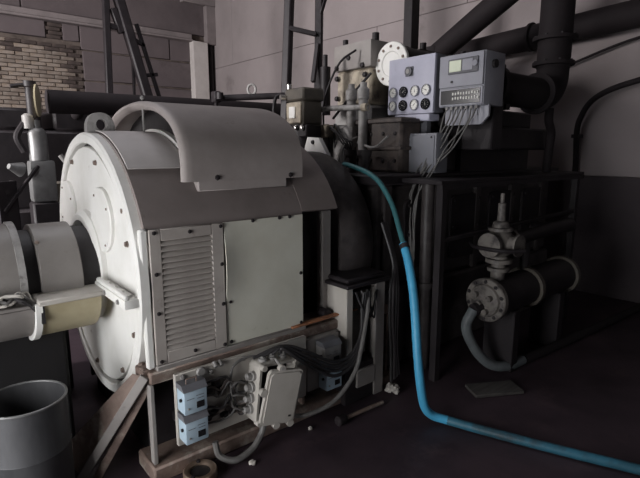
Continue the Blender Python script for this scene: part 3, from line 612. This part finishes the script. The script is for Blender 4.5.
# governor
gv = thing('governor', 'boxy engine governor with olive cap and pale face on a short column', 'governor', (2.52, 3.27, 1.43))
MB().box((2.435, 3.14, 1.80), (2.63, 3.36, 1.985), .012).build('body', 'olive', gv)
MB().box((2.420, 3.155, 1.81), (2.438, 3.35, 1.975), .008).build('face_plate', 'beige', gv)
MB().box((2.410, 3.22, 1.85), (2.424, 3.30, 1.94), .004).build('name_plate', 'white', gv)
MB().box((2.425, 3.125, 1.985), (2.645, 3.375, 2.085), .015).build('cap', 'olive', gv)
MB().cyl((2.45, 3.34, 2.085), (2.45, 3.34, 2.12), .022, n=12).build('cap_knob', 'chrome', gv); MB().cyl((2.43, 3.36, 2.02), (2.38, 3.37, 2.02), .022, n=12).build('cap_knob', 'chrome', gv)
MB().cyl((2.54, 3.27, 1.43), (2.54, 3.27, 1.80), .10, n=18).box((2.45, 3.12, 1.70), (2.63, 3.38, 1.80), .01).build('column', 'dark', gv)
bolts(gv, [(2.435, y, 1.775) for y in (3.16, 3.24, 3.32)] + [(2.42, 3.385, 1.83)], (-1, 0, 0), .018, 'chrome')
MB().tube([(2.405, 3.42, 1.75), (2.37, 3.45, 1.9), (2.39, 3.45, 2.02), (2.42, 3.42, 2.05)], .014, 8, 6).build('bypass_pipe', 'dark', gv)
pd = MB().prism([(2.86, 1.43), (3.16, 1.43), (3.16, 1.56), (3.10, 1.70), (2.96, 1.69), (2.86, 1.56)], 'x', 2.445, 2.48).build('white_bracket', 'white', en)
bolts(en, [(2.445, 2.93, 1.56), (2.445, 3.02, 1.57), (2.445, 3.1, 1.565), (2.445, 3.03, 1.66)], (-1, 0, 0), .015, 'dark')

# ================================================================== GAUGE PANEL
gp = thing('gauge_panel', 'blue-grey instrument panel with two rows of round gauges', 'gauge panel', (3.05, 2.52, 1.73))
X0 = 2.98
gx = Matrix.Translation((X0, 2.525, 2.08)) @ Matrix.Rotation(R_(-4), 4, 'Z') @ Matrix.Rotation(R_(1), 4, 'X')   # local: y sideways, z up, front at x=0
MB(gx).box((0, -.235, -.21), (.025, .235, .205), .008, 2).build('face', 'panelgrey', gp)
MB(gx).box((.02, -.235, -.208), (.12, .235, .203), .005).build('case', 'paneldark', gp)
MB(gx).box((.005, -.20, -.265), (.12, .16, -.212), .006).build('tray', 'panelgrey', gp)
MB(gx).box((.05, -.14, -.36), (.10, .10, -.262), .004).build('neck', 'paneldark', gp)
def gauge(y, z, r, dark, k):
    g = MB(gx).lathe([(r, 0), (r, .014), (r * .93, .018), (r * .86, .016)], (0, y, z), (-1, 0, 0), 24, True, False).lathe([(r * .88, .008), (.0005, .008)], (0, y, z), (-1, 0, 0), 24, False, False)
    g = g.build('gauge', 'boxgrey' if not dark else 'dialdark', gp)
    MB(gx).lathe([(r * .86, .009), (r * .84, .011), (.0005, .0112)], (0, y, z), (-1, 0, 0), 24, False, False).build('dial', 'dialdark' if dark else 'dial', g)
    a = R_(200 - 60 * k)
    u = Vector((0, math.cos(a), math.sin(a))); v = Vector((0, -u.z, u.y)); c = Vector((-.0125, y, z))
    MB(gx).add([c - u * r * .25 + v * .003, c - u * r * .25 - v * .003, c + u * r * .7], [(0, 1, 2)]).build('needle', 'greyiron' if dark else 'dialdark', g)
    t = MB(gx)
    for q in range(9):
        b = R_(-45 + 270 * q / 8); e = Vector((0, math.cos(b), math.sin(b))); s_ = Vector((0, -e.z, e.y)); c2 = Vector((-.0122, y, z))
        t.add([c2 + e * r * .62 + s_ * .0015, c2 + e * r * .62 - s_ * .0015, c2 + e * r * .78 - s_ * .0015, c2 + e * r * .78 + s_ * .0015], [(0, 1, 2, 3)])
    t.build('scale_marks', 'greyiron' if dark else 'dialdark', g)
k = 0
for j, z in enumerate((-.045, -.145)):
    for i, y in enumerate((.172, .062, -.058, -.168)):
        gauge(y, z, .041, (j, i) in ((0, 1), (1, 1), (1, 3)), k % 5); k += 1
g = MB(gx).lathe([(.034, 0), (.034, .02), (.026, .022)], (0, .01, .10), (-1, 0, 0), 20).box((-.006, -.03, .065), (.0, .05, .135), .004).build('key_switch', 'paneldark', gp)
MB(gx).lathe([(.018, .02), (.018, .026), (.001, .027)], (0, .01, .10), (-1, 0, 0), 16).build('switch_hub', 'greyiron', g)

tbx = thing('wiring_box', 'plain pale grey steel box under the gauge panel', 'box', (2.96, 2.38, 1.43))
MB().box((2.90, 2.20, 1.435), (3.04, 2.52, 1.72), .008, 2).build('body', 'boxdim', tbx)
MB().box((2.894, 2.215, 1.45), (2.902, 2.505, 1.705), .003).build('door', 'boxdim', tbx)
bolts(tbx, [(2.894, 2.24, 1.69), (2.894, 2.48, 1.69), (2.894, 2.36, 1.73)][:2], (-1, 0, 0), .007, 'dark')

# ================================================================== CONTROL BOX
cx = thing('control_box', 'grey control box with a small display and terminal strip below it', 'control box', (3.1, 2.09, 1.8))
CX = 3.0
MB().box((CX, 1.905, 1.90), (CX + .24, 2.265, 2.25), .006, 2).build('case', 'boxgrey', cx)
MB().box((CX - .018, 1.91, 2.03), (CX + .004, 2.26, 2.245), .006, 2).build('upper_door', 'boxgrey', cx)
MB().box((CX - .010, 1.91, 1.905), (CX + .004, 2.26, 2.022), .003).build('lower_frame', 'boxgrey', cx)
bz = MB().box((CX - .026, 1.945, 2.115), (CX - .012, 2.185, 2.215), .004).build('bezel', 'paneldark', cx)
MB().box((CX - .0295, 2.075, 2.13), (CX - .024, 2.172, 2.205), .002).build('display', 'screen', bz)
MB().box((CX - .0295, 1.985, 2.13), (CX - .024, 2.066, 2.205), .002).build('keypad', 'boxgrey', bz)
MB().lathe([(.020, 0), (.020, .012), (.012, .014)], (CX - .024, 1.965, 2.17), (-1, 0, 0), 14).build('knob', 'boxgrey', bz)
MB().cyl((CX - .016, 2.15, 2.065), (CX - .026, 2.15, 2.065), .008, n=10).build('lock', 'dark', cx)
st = MB().box((CX - .014, 1.925, 1.915), (CX - .006, 2.245, 2.012), .002).build('terminal_strip', 'dialdark', cx)
tm = MB().box((-.004, -.005, -.009), (.004, .005, .009), .0015).mesh('terminal_tag', 'dial')
for i in range(10):
    for z in (1.985, 1.952): piece('terminal_tag', tm, (CX - .015, 1.942 + i * .022, z + random.uniform(-.003, .003)), st)
MB().cyl((CX + .10, 1.907, 2.17), (CX + .10, 1.885, 2.17), .028, n=16).build('side_gland', 'black', cx)
MB().prism([(1.99, 1.90), (1.99, 1.81), (1.95, 1.77), (1.88, 1.77)] if False else [(1.90, 1.905), (2.25, 1.905), (2.25, 1.775), (1.955, 1.775), (1.90, 1.83)], 'x', CX + .06, CX + .08).build('back_plate', 'boxgrey', cx)
MB().box((CX + .20, 1.95, 1.60), (CX + .34, 2.2, 2.2), .01).build('mounting_arm', 'dark', cx)
for i in range(7):
    y = 1.97 + i * .040; r = random.Random(i + 20); q = r.uniform(-.03, .03); q2 = r.uniform(-.03, .03)
    MB().cyl((CX + .02, y, 1.905), (CX + .02, y, 1.880), .011, n=8).build('gland', 'greyiron', cx)
    MB().tube([(CX + .02, y, 1.89), (CX - .01, y + .01, 1.80 + q), (CX - .07 + q, 2.08 + .03 * i + q2, 1.62), (CX - .13, 2.20 + .022 * i + q, 1.44), (CX - .19, 2.28 + .012 * i + q2, 1.22), (CX - .21, 2.275 + .008 * i, .85), (CX - .22, 2.275 + .006 * i, .45)], .0055, 6, 8).build('wire', 'greycable', cx)

# ================================================================== EXHAUST
xh = thing('exhaust_pipe', 'thick dark exhaust pipe turning from horizontal up to the ceiling', 'pipe', (3.8, 2.05, 1.92))
EYp, EZp = 2.08, 2.055
MB().cyl((3.28, EYp, EZp), (4.12, EYp, EZp), .125, n=28).build('horizontal_run', 'darkpipe', xh)
MB().tube([(4.10, EYp, EZp)] + [(4.12 + .17 * math.sin(R_(a)), EYp, EZp + .17 - .17 * math.cos(R_(a))) for a in range(0, 91, 10)] + [(4.29, EYp, 2.30)], .128, 28, 1).build('elbow', 'darkpipe', xh)
MB().cyl((4.29, EYp, 2.28), (4.29, EYp, ZC - .01), .132, n=28).build('riser', 'darkpipe', xh)
for z, r in ((2.30, .165), (2.50, .175)):
    f = MB().lathe([(r, 0), (r, .03)], (4.29, EYp, z), (0, 0, 1), 28).build('flange', 'darkpipe', xh)
    bolts(f, circ((4.29, EYp, z + .03), (0, 0, 1), r - .018, 8), (0, 0, 1), .012, 'dark')
f = MB().lathe([(.165, 0), (.165, .03)], (3.30, EYp, EZp), (1, 0, 0), 28).build('flange', 'darkpipe', xh)
f = MB().lathe([(.165, 0), (.165, .03)], (4.02, EYp, EZp), (1, 0, 0), 28).build('flange', 'darkpipe', xh)
bolts(f, circ((4.05, EYp, EZp), (1, 0, 0), .148, 10), (1, 0, 0), .014, 'dark')
MB().cyl((3.42, EYp + .02, 2.16), (3.42, EYp + .02, 2.25), .055, n=14).cyl((3.42, EYp + .02, 2.25), (3.42, EYp + .02, 2.27), .075, n=14).build('stub', 'darkpipe', xh)
MB().box((3.5, EYp - .05, 1.90), (3.56, EYp + .05, 1.95)).box((3.48, EYp, 1.90), (3.58, EYp + .30, 1.93)).build('saddle', 'dark', xh)

dp = thing('sloping_pipe', 'thick dark pipe climbing diagonally beside the exhaust riser', 'pipe', (4.6, 3.42, 2.6))
MB().cyl((4.60, 3.55, 2.62), (4.60, 1.72, 3.62), .115, n=24).build('pipe_run', 'darkpipe', dp)
MB().cyl((4.60, 3.55, 2.43), (4.60, 3.55, 2.70), .14, n=24).build('base_socket', 'darkpipe', dp)
MB().cyl((4.60, 2.83, 2.43), (4.60, 3.55, 2.43), .05, n=14).build('tie_pipe', 'darkpipe', dp)
MB().box((4.56, 1.70, 3.60), (4.64, 1.76, ZC)).build('hanger', 'dark', dp)

wp = thing('shadow_band_pipe', 'dark pipe shape standing in for a level shadow band on the end wall', 'pipe', (5.62, 2.4, 2.8))
MB().cyl((5.62, 4.05, 2.81), (5.62, -1.2, 3.05), .135, n=24).build('pipe_run', 'darkpipe', wp)  # solid pipe added in place of a soft shadow band
MB().cyl((5.62, 4.05, 2.81), (5.77, 4.05, 2.81), .12, n=24).build('shadow_band_stub', 'darkpipe', wp)
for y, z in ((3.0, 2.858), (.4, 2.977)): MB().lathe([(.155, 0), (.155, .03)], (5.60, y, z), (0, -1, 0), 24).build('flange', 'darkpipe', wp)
# dark square post between the intake flange and the wall
tag(MB().box((4.42, 3.75, 0), (4.55, 3.87, ZC), .006).build('steel_post', 'dark'), 'dark square steel post rising behind the white duct flange', 'post')
# wall conduits
cn = thing('bent_conduit', 'dark conduit bending over against the end wall above the platform', 'conduit', (5.6, 2.35, 0))
MB().tube([(5.70, 2.42, .0), (5.70, 2.42, 1.33), (5.70, 2.44, 1.80), (5.70, 2.40, 1.98), (5.70, 2.32, 2.11), (5.70, 2.18, 2.20), (5.70, 1.95, 2.27), (5.70, 1.4, 2.38), (5.70, .6, 2.5)], .030, 10, 8).build('conduit', 'darkpipe', cn)
for y, z in ((2.44, 1.75), (1.6, 2.342)): MB().box((5.68, y - .05, z - .02), (5.752, y + .05, z + .02), .004).build('clip', 'dark', cn)
tag(MB().tube([(5.72, 3.3, 2.32), (5.72, 2.62, 2.515), (5.72, 1.93, 2.70), (5.72, 1.0, 2.79)], .014, 8, 8).build('cable_run', 'darkpipe'), 'thin dark cable rising along the end wall behind the exhaust riser', 'cable')
tag(MB().tube([(4.36, 2.10, 1.40), (4.36, 2.09, 1.62), (4.34, 2.075, 1.75), (4.27, 2.07, 1.85), (4.27, 2.07, 1.95)], .036, 10, 8).build('drain_pipe', 'darkpipe'), 'short dark drain pipe below the exhaust elbow', 'pipe')

# ================================================================== PLATFORM
pf = thing('service_platform', 'dark steel service platform along the side of the engine', 'platform', (3.7, 2.1, 0))
MB().box((2.62, 1.93, 1.375), (4.74, 2.27, 1.405), .004).build('deck_plate', 'dark', pf)
MB().box((2.62, 1.925, 1.345), (4.74, 1.945, 1.376)).build('edge_angle', 'dark', pf)
for x in (2.66, 4.66): MB().box((x, 1.95, 0), (x + .05, 2.0, 1.376)).build('leg', 'dark', pf)
bar((4.70, 1.97, 1.35), (4.95, 2.1, .75), .04, .04).build('strut', 'dark', pf)
bar((4.70, 1.97, 1.05), (2.68, 1.97, 1.0), .03, .03).build('stretcher', 'dark', pf)
# grey riser by the platform leg
tag(MB().cyl((2.78, 2.16, 0), (2.78, 2.16, 1.375), .045, n=14).cyl((2.78, 2.16, .62), (2.78, 2.16, .66), .06, n=14).build('riser_pipe', 'engine'), 'grey vertical riser pipe below the wiring box', 'pipe')

# ================================================================== VALVE AND COOLER
PX, PY, PZ = 3.0, 1.80, .565
cl = thing('oil_cooler', 'dark horizontal oil cooler with pale bolted flange under the platform', 'cooler', (3.55, PY, 0))
MB().cyl((PX, PY, PZ), (4.15, PY, PZ), .135, n=32).build('shell', 'dark', cl)
f0 = MB().lathe([(.155, 0), (.155, .035), (.148, .042), (.118, .045), (.110, .060), (.050, .070), (.001, .072)], (PX + .035, PY, PZ), (-1, 0, 0), 36).build('end_flange', 'pumpiron', cl)
bolts(f0, circ((PX - .008, PY, PZ), (-1, 0, 0), .132, 10), (-1, 0, 0), .012, 'dark')
for i, (y, z) in enumerate(((.05, .04), (-.055, .03), (-.03, -.07), (.02, -.02))): MB().cyl((PX - .03, PY + y, PZ + z), (PX - .065, PY + y, PZ + z), .02, n=10).build('boss', 'pumpiron', f0)
for x in (3.52, 4.12): MB().lathe([(.158, 0), (.158, .04)], (x, PY, PZ), (1, 0, 0), 36).build('band_flange', 'olive', cl)
for x in (3.2, 3.9): MB().box((x, PY - .12, 0), (x + .08, PY + .12, PZ - .10), .005).build('saddle', 'dark', cl)
MB().cyl((PX - .02, PY + .02, PZ - .05), (PX - .09, PY + .035, PZ - .06), .042, n=16).build('hose_spigot', 'dark', cl)

va = thing('gate_valve', 'pale iron gate valve standing on the oil cooler shell', 'valve', (3.12, PY, .69))
VX = 3.14
MB().lathe([(.05, 0), (.05, .06), (.075, .062), (.075, .085), (.05, .09), (.045, .12), (.09, .122), (.09, .15), (.06, .152), (.06, .17)], (VX, PY, .695), (0, 0, 1), 24).build('lower_neck', 'pumpiron', va)
b = MB(); b.ball((VX, PY, .955), .105, 20, 12, 1.0); b.cyl((VX - .13, PY, .955), (VX + .13, PY, .955), .06, n=20); b.build('body', 'pumpiron', va)
for s_ in (-1, 1): MB().lathe([(.085, 0), (.085, .024)], (VX + s_ * .13 - .012, PY, .955), (1, 0, 0), 24).build('side_flange', 'pumpiron', va)
MB().cyl((VX, PY - .08, .955), (VX, PY - .135, .955), .06, n=20).cyl((VX, PY - .135, .955), (VX, PY - .15, .955), .078, n=20).build('side_port', 'pumpiron', va)
MB().lathe([(.085, 0), (.085, .02), (.06, .025), (.05, .06), (.028, .07), (.026, .19), (.014, .195), (.014, .26)], (VX, PY, 1.045), (0, 0, 1), 20).build('bonnet', 'pumpiron', va)
MB().tube([(VX - .02, PY + .22, .93), (VX - .14, PY + .10, .93), (VX - .14, PY - .10, .93), (VX - .02, PY - .2, .93)], .014, 8, 6).build('lever_bar', 'dark', va)
cpipe = thing('cooling_pipe', 'dark water pipe running behind the gate valve', 'pipe', (3.8, 1.95, .85))
MB().tube([(VX + .13, PY, .955), (3.6, PY + .02, .96), (4.3, PY + .05, .97), (4.6, PY + .2, .9), (4.65, 2.34, .85)], .05, 12, 6).build('main_run', 'dark', cpipe)
MB().cyl((3.55, PY + .02, .70), (3.55, PY + .02, .95), .035, n=12).build('branch', 'dark', cpipe)

# ================================================================== HOSES, PLANK
tag(MB().tube([(PX - .085, PY + .035, PZ - .06), (PX - .13, PY + .055, PZ - .16), (PX - .10, PY + .05, .30), (2.98, PY + .01, .16), (3.08, 1.76, .07), (3.22, 1.715, .04), (3.40, 1.70, .04)], .036, 12, 8).build('grey_hose', 'greyhose'), 'grey rubber hose curving down from the oil cooler to the floor', 'hose')
tag(MB().tube([(3.42, 1.70, .036), (3.9, 1.67, .036), (4.8, 1.625, .036), (5.55, 1.59, .036)], .034, 12, 6).build('floor_pipe', 'darkpipe'), 'dark pipe along the floor continuing the grey hose to the end wall', 'pipe')
tag(bar((2.72, 1.70, .012), (3.02, 1.53, .012), .16, .022).build('plank', 'wood'), 'short dirty plank lying on the floor near the grey hose', 'plank')
bh = thing('blue_hose', 'bright blue rubber hose dropping from the engine and trailing across the floor', 'hose', (2.3, 1.7, 0))
MB().tube([(2.40, 2.62, 1.50), (2.345, 2.49, 1.492), (2.35, 2.33, 1.45), (2.345, 2.21, 1.385), (2.325, 2.085, 1.257), (2.285, 1.985, 1.12), (2.255, 1.915, 1.02)], .017, 10, 8).build('upper_section', 'tealhose', bh)
low = [(2.262, 1.93, 1.04), (2.238, 1.87, .95), (2.205, 1.80, .80), (2.172, 1.745, .63), (2.138, 1.69, .42), (2.135, 1.658, .25), (2.165, 1.648, .12), (2.215, 1.625, .055), (2.27, 1.56, .033)]
MB().tube(low, .026, 12, 8).build('lower_section', 'hose', bh)
MB().tube([low[-1], (2.31, 1.455, .031), (2.35, 1.35, .030), (2.414, 1.186, .03), (2.52, .93, .03), (2.64, .65, .03), (2.8, .2, .03)], .026, 12, 8).build('floor_section', 'shadedhose', bh, 'grimy stretch of hose on the floor, darkened for shade')
MB().lathe([(.030, 0), (.030, .03)], (2.262, 1.925, 1.035), (-.3, -.7, -.9), 12).build('clamp', 'dark', bh)

# ================================================================== LEFT: THE SECOND ENGINE AND ITS FITTINGS
e2 = thing('second_engine', 'dark unlit diesel engine standing behind the cream generator', 'engine', (2.3, 6.2, 0))
MB().box((.1, 5.75, 0), (4.6, 6.9, 1.0), .03).build('crankcase', 'dark', e2)
MB().box((.15, 5.85, 1.0), (4.5, 6.8, 1.80), .03).build('cylinder_block', 'dark', e2)
for i in range(-1, 5): MB().box((1.22 + .64 * i, 5.85, 1.80), (1.75 + .64 * i, 6.6, 2.02), .03).build('cylinder_head', 'dark', e2)
MB().cyl((1.12, 5.55, 2.07), (4.4, 5.55, 2.10), .115, n=24).build('manifold', 'darkpipe', e2)
for i in range(5): MB().cyl((1.45 + .64 * i, 5.55, 2.06), (1.45 + .64 * i, 5.95, 1.95), .06, n=12).build('manifold_branch', 'darkpipe', e2)
for i in range(4): MB().prism(rrect(1.25 + .7 * i, 1.75 + .7 * i, .3, .85, .06), 'y', 5.67, 5.71).build('crankcase_door', 'black', e2)
MB().tube([(1.20, 5.60, 1.55), (1.28, 5.58, 1.45), (1.36, 5.58, 1.55), (1.44, 5.6, 1.62), (1.5, 5.7, 1.6)], .025, 8, 6).build('looped_pipe', 'greyiron', e2)
MB().box((1.12, 5.60, .95), (1.5, 5.72, 1.28), .02).build('side_box', 'olive', e2)

fp = thing('filter_column', 'silver filter column with a round disc on top beside the second engine', 'filter', (.96, 5.45, 0))
FX, FY = .985, 5.46
MB().box((FX - .11, FY - .09, 0), (FX + .13, FY + .12, 1.10), .02).build('stand', 'dark', fp)
MB().box((FX - .10, FY - .09, 1.10), (FX + .12, FY + .10, 1.50), .03, 2).build('lower_body', 'silver', fp)
MB().lathe([(.085, 0), (.085, .26), (.06, .30), (.04, .31), (.04, .38)], (FX, FY, 1.50), (0, 0, 1), 20).build('upper_body', 'silver', fp)
MB().lathe([(.055, 0), (.055, .12), (.03, .14)], (FX - .06, FY, 1.80), (0, 0, 1), 14).build('valve_stem', 'greyiron', fp)
MB().lathe([(.045, 0), (.045, .28), (.055, .29), (.055, .34)], (FX - .02, FY, 1.90), (0, 0, 1), 14).build('top_stack', 'dark', fp)
dm = Matrix.Translation((FX + .03, FY - .06, 2.06)) @ Matrix.Rotation(R_(-20), 4, 'Z')
MB(dm).lathe([(.150, 0), (.150, .014), (.001, .016)], (0, 0, 0), (-1, 0, 0), 28).build('disc', 'yellow', fp)
MB().tube([(FX - .18, FY, 2.18), (FX - .08, FY, 2.20), (FX, FY, 2.18)], .018, 8, 5).build('tee_handle', 'dark', fp)
MB().tube([(FX - .10, FY, 1.85), (FX - .17, FY, 1.72), (FX - .12, FY, 1.58)], .03, 8, 6).build('side_pipe', 'dark', fp)
pt = MB(); xp = Matrix.Translation((.66, 5.25, 0)) @ Matrix.Rotation(R_(25), 4, 'Z')
pl = thing('perforated_stand', 'dark perforated angle stand beside the silver filter column', 'stand', (.66, 5.25, 0))
MB(xp).box((-.09, -.01, 0), (.09, .01, 1.32), .003).box((.08, -.01, 0), (.09, .08, 1.32)).build('upright_plate', 'dark', pl)
for i in range(6): MB(xp).cyl((0, -.012, 1.22 - .1 * i), (0, -.009, 1.22 - .1 * i), .022, n=12).build('hole', 'black', pl)
bar((.62, 5.22, 1.05), (.95, 5.35, 1.45), .03, .03).build('brace', 'dark', pl)
cone = MB().lathe([(.07, 0), (.025, .12)], (.80, 5.32, 1.42), (-.6, -.3, .2), 18).build('funnel', 'silver', pl)
# hoist frames
def steel_frame(name, label, loc, parts):
    t = thing(name, label, 'frame', loc)
    for nm, p0, p1, w_ in parts: bar(p0, p1, w_, w_).build(nm, 'dark', t)
    return t
steel_frame('hoist_frame', 'dark steel hoist frame with diagonal legs over the second engine', (2.2, 7.1, 0), (
    ('post', (2.12, 7.1, 0), (2.25, 7.1, 4.0), .085), ('leg', (2.30, 7.1, 4.0), (3.30, 7.1, .0), .13), ('thin_leg', (2.62, 7.1, 3.3), (3.55, 7.1, .0), .05),
    ('cross_bar', (2.22, 7.1, 3.22), (2.55, 7.1, 3.22), .07), ('tie', (2.64, 7.1, 2.62), (2.88, 7.1, 2.66), .05), ('tie', (2.52, 7.1, 3.12), (2.72, 7.1, 3.02), .05),
    ('thin_post', (2.50, 7.15, 0), (2.56, 7.15, 2.90), .035), ('short_brace', (2.32, 7.1, 3.45), (2.42, 7.1, 3.15), .09)))
steel_frame('gantry_frame', 'dark steel gantry legs standing behind the governor', (3.5, 4.6, 0), (
    ('leg', (3.24, 4.66, 0), (3.60, 4.80, 4.4), .095), ('leg', (3.62, 4.44, 0), (3.83, 4.60, 4.4), .085), ('cross_bar', (3.47, 4.72, 2.95), (3.70, 4.52, 2.88), .05), ('brace', (3.72, 4.52, 2.78), (3.60, 4.46, 2.35), .05), ('brace', (3.76, 4.52, 3.1), (3.86, 4.50, 3.4), .04)))
tr_ = thing('tie_rod', 'dark horizontal rod with a ring clamp reaching to the gantry legs', 'rod', (3.0, 4.9, 2.15))
MB().cyl((2.72, 5.08, 2.165), (3.36, 4.67, 2.205), .035, n=12).build('rod', 'dark', tr_)
MB().tube([(3.05 + .045 * math.cos(R_(a)) * .85, 4.87 - .045 * math.cos(R_(a)) * .5, 2.265 + .055 * math.sin(R_(a))) for a in range(0, 361, 24)], .014, 8, 1, False).build('ring', 'greyiron', tr_)
MB().box((2.68, 5.04, 2.12), (2.76, 5.14, 2.24), .01).cyl((2.72, 5.0, 2.15), (2.72, 5.0, 2.22), .04, n=10).build('end_joint', 'dark', tr_)
bar((2.72, 5.08, 2.13), (2.72, 5.40, 0), .04, .04).build('prop', 'dark', tr_)
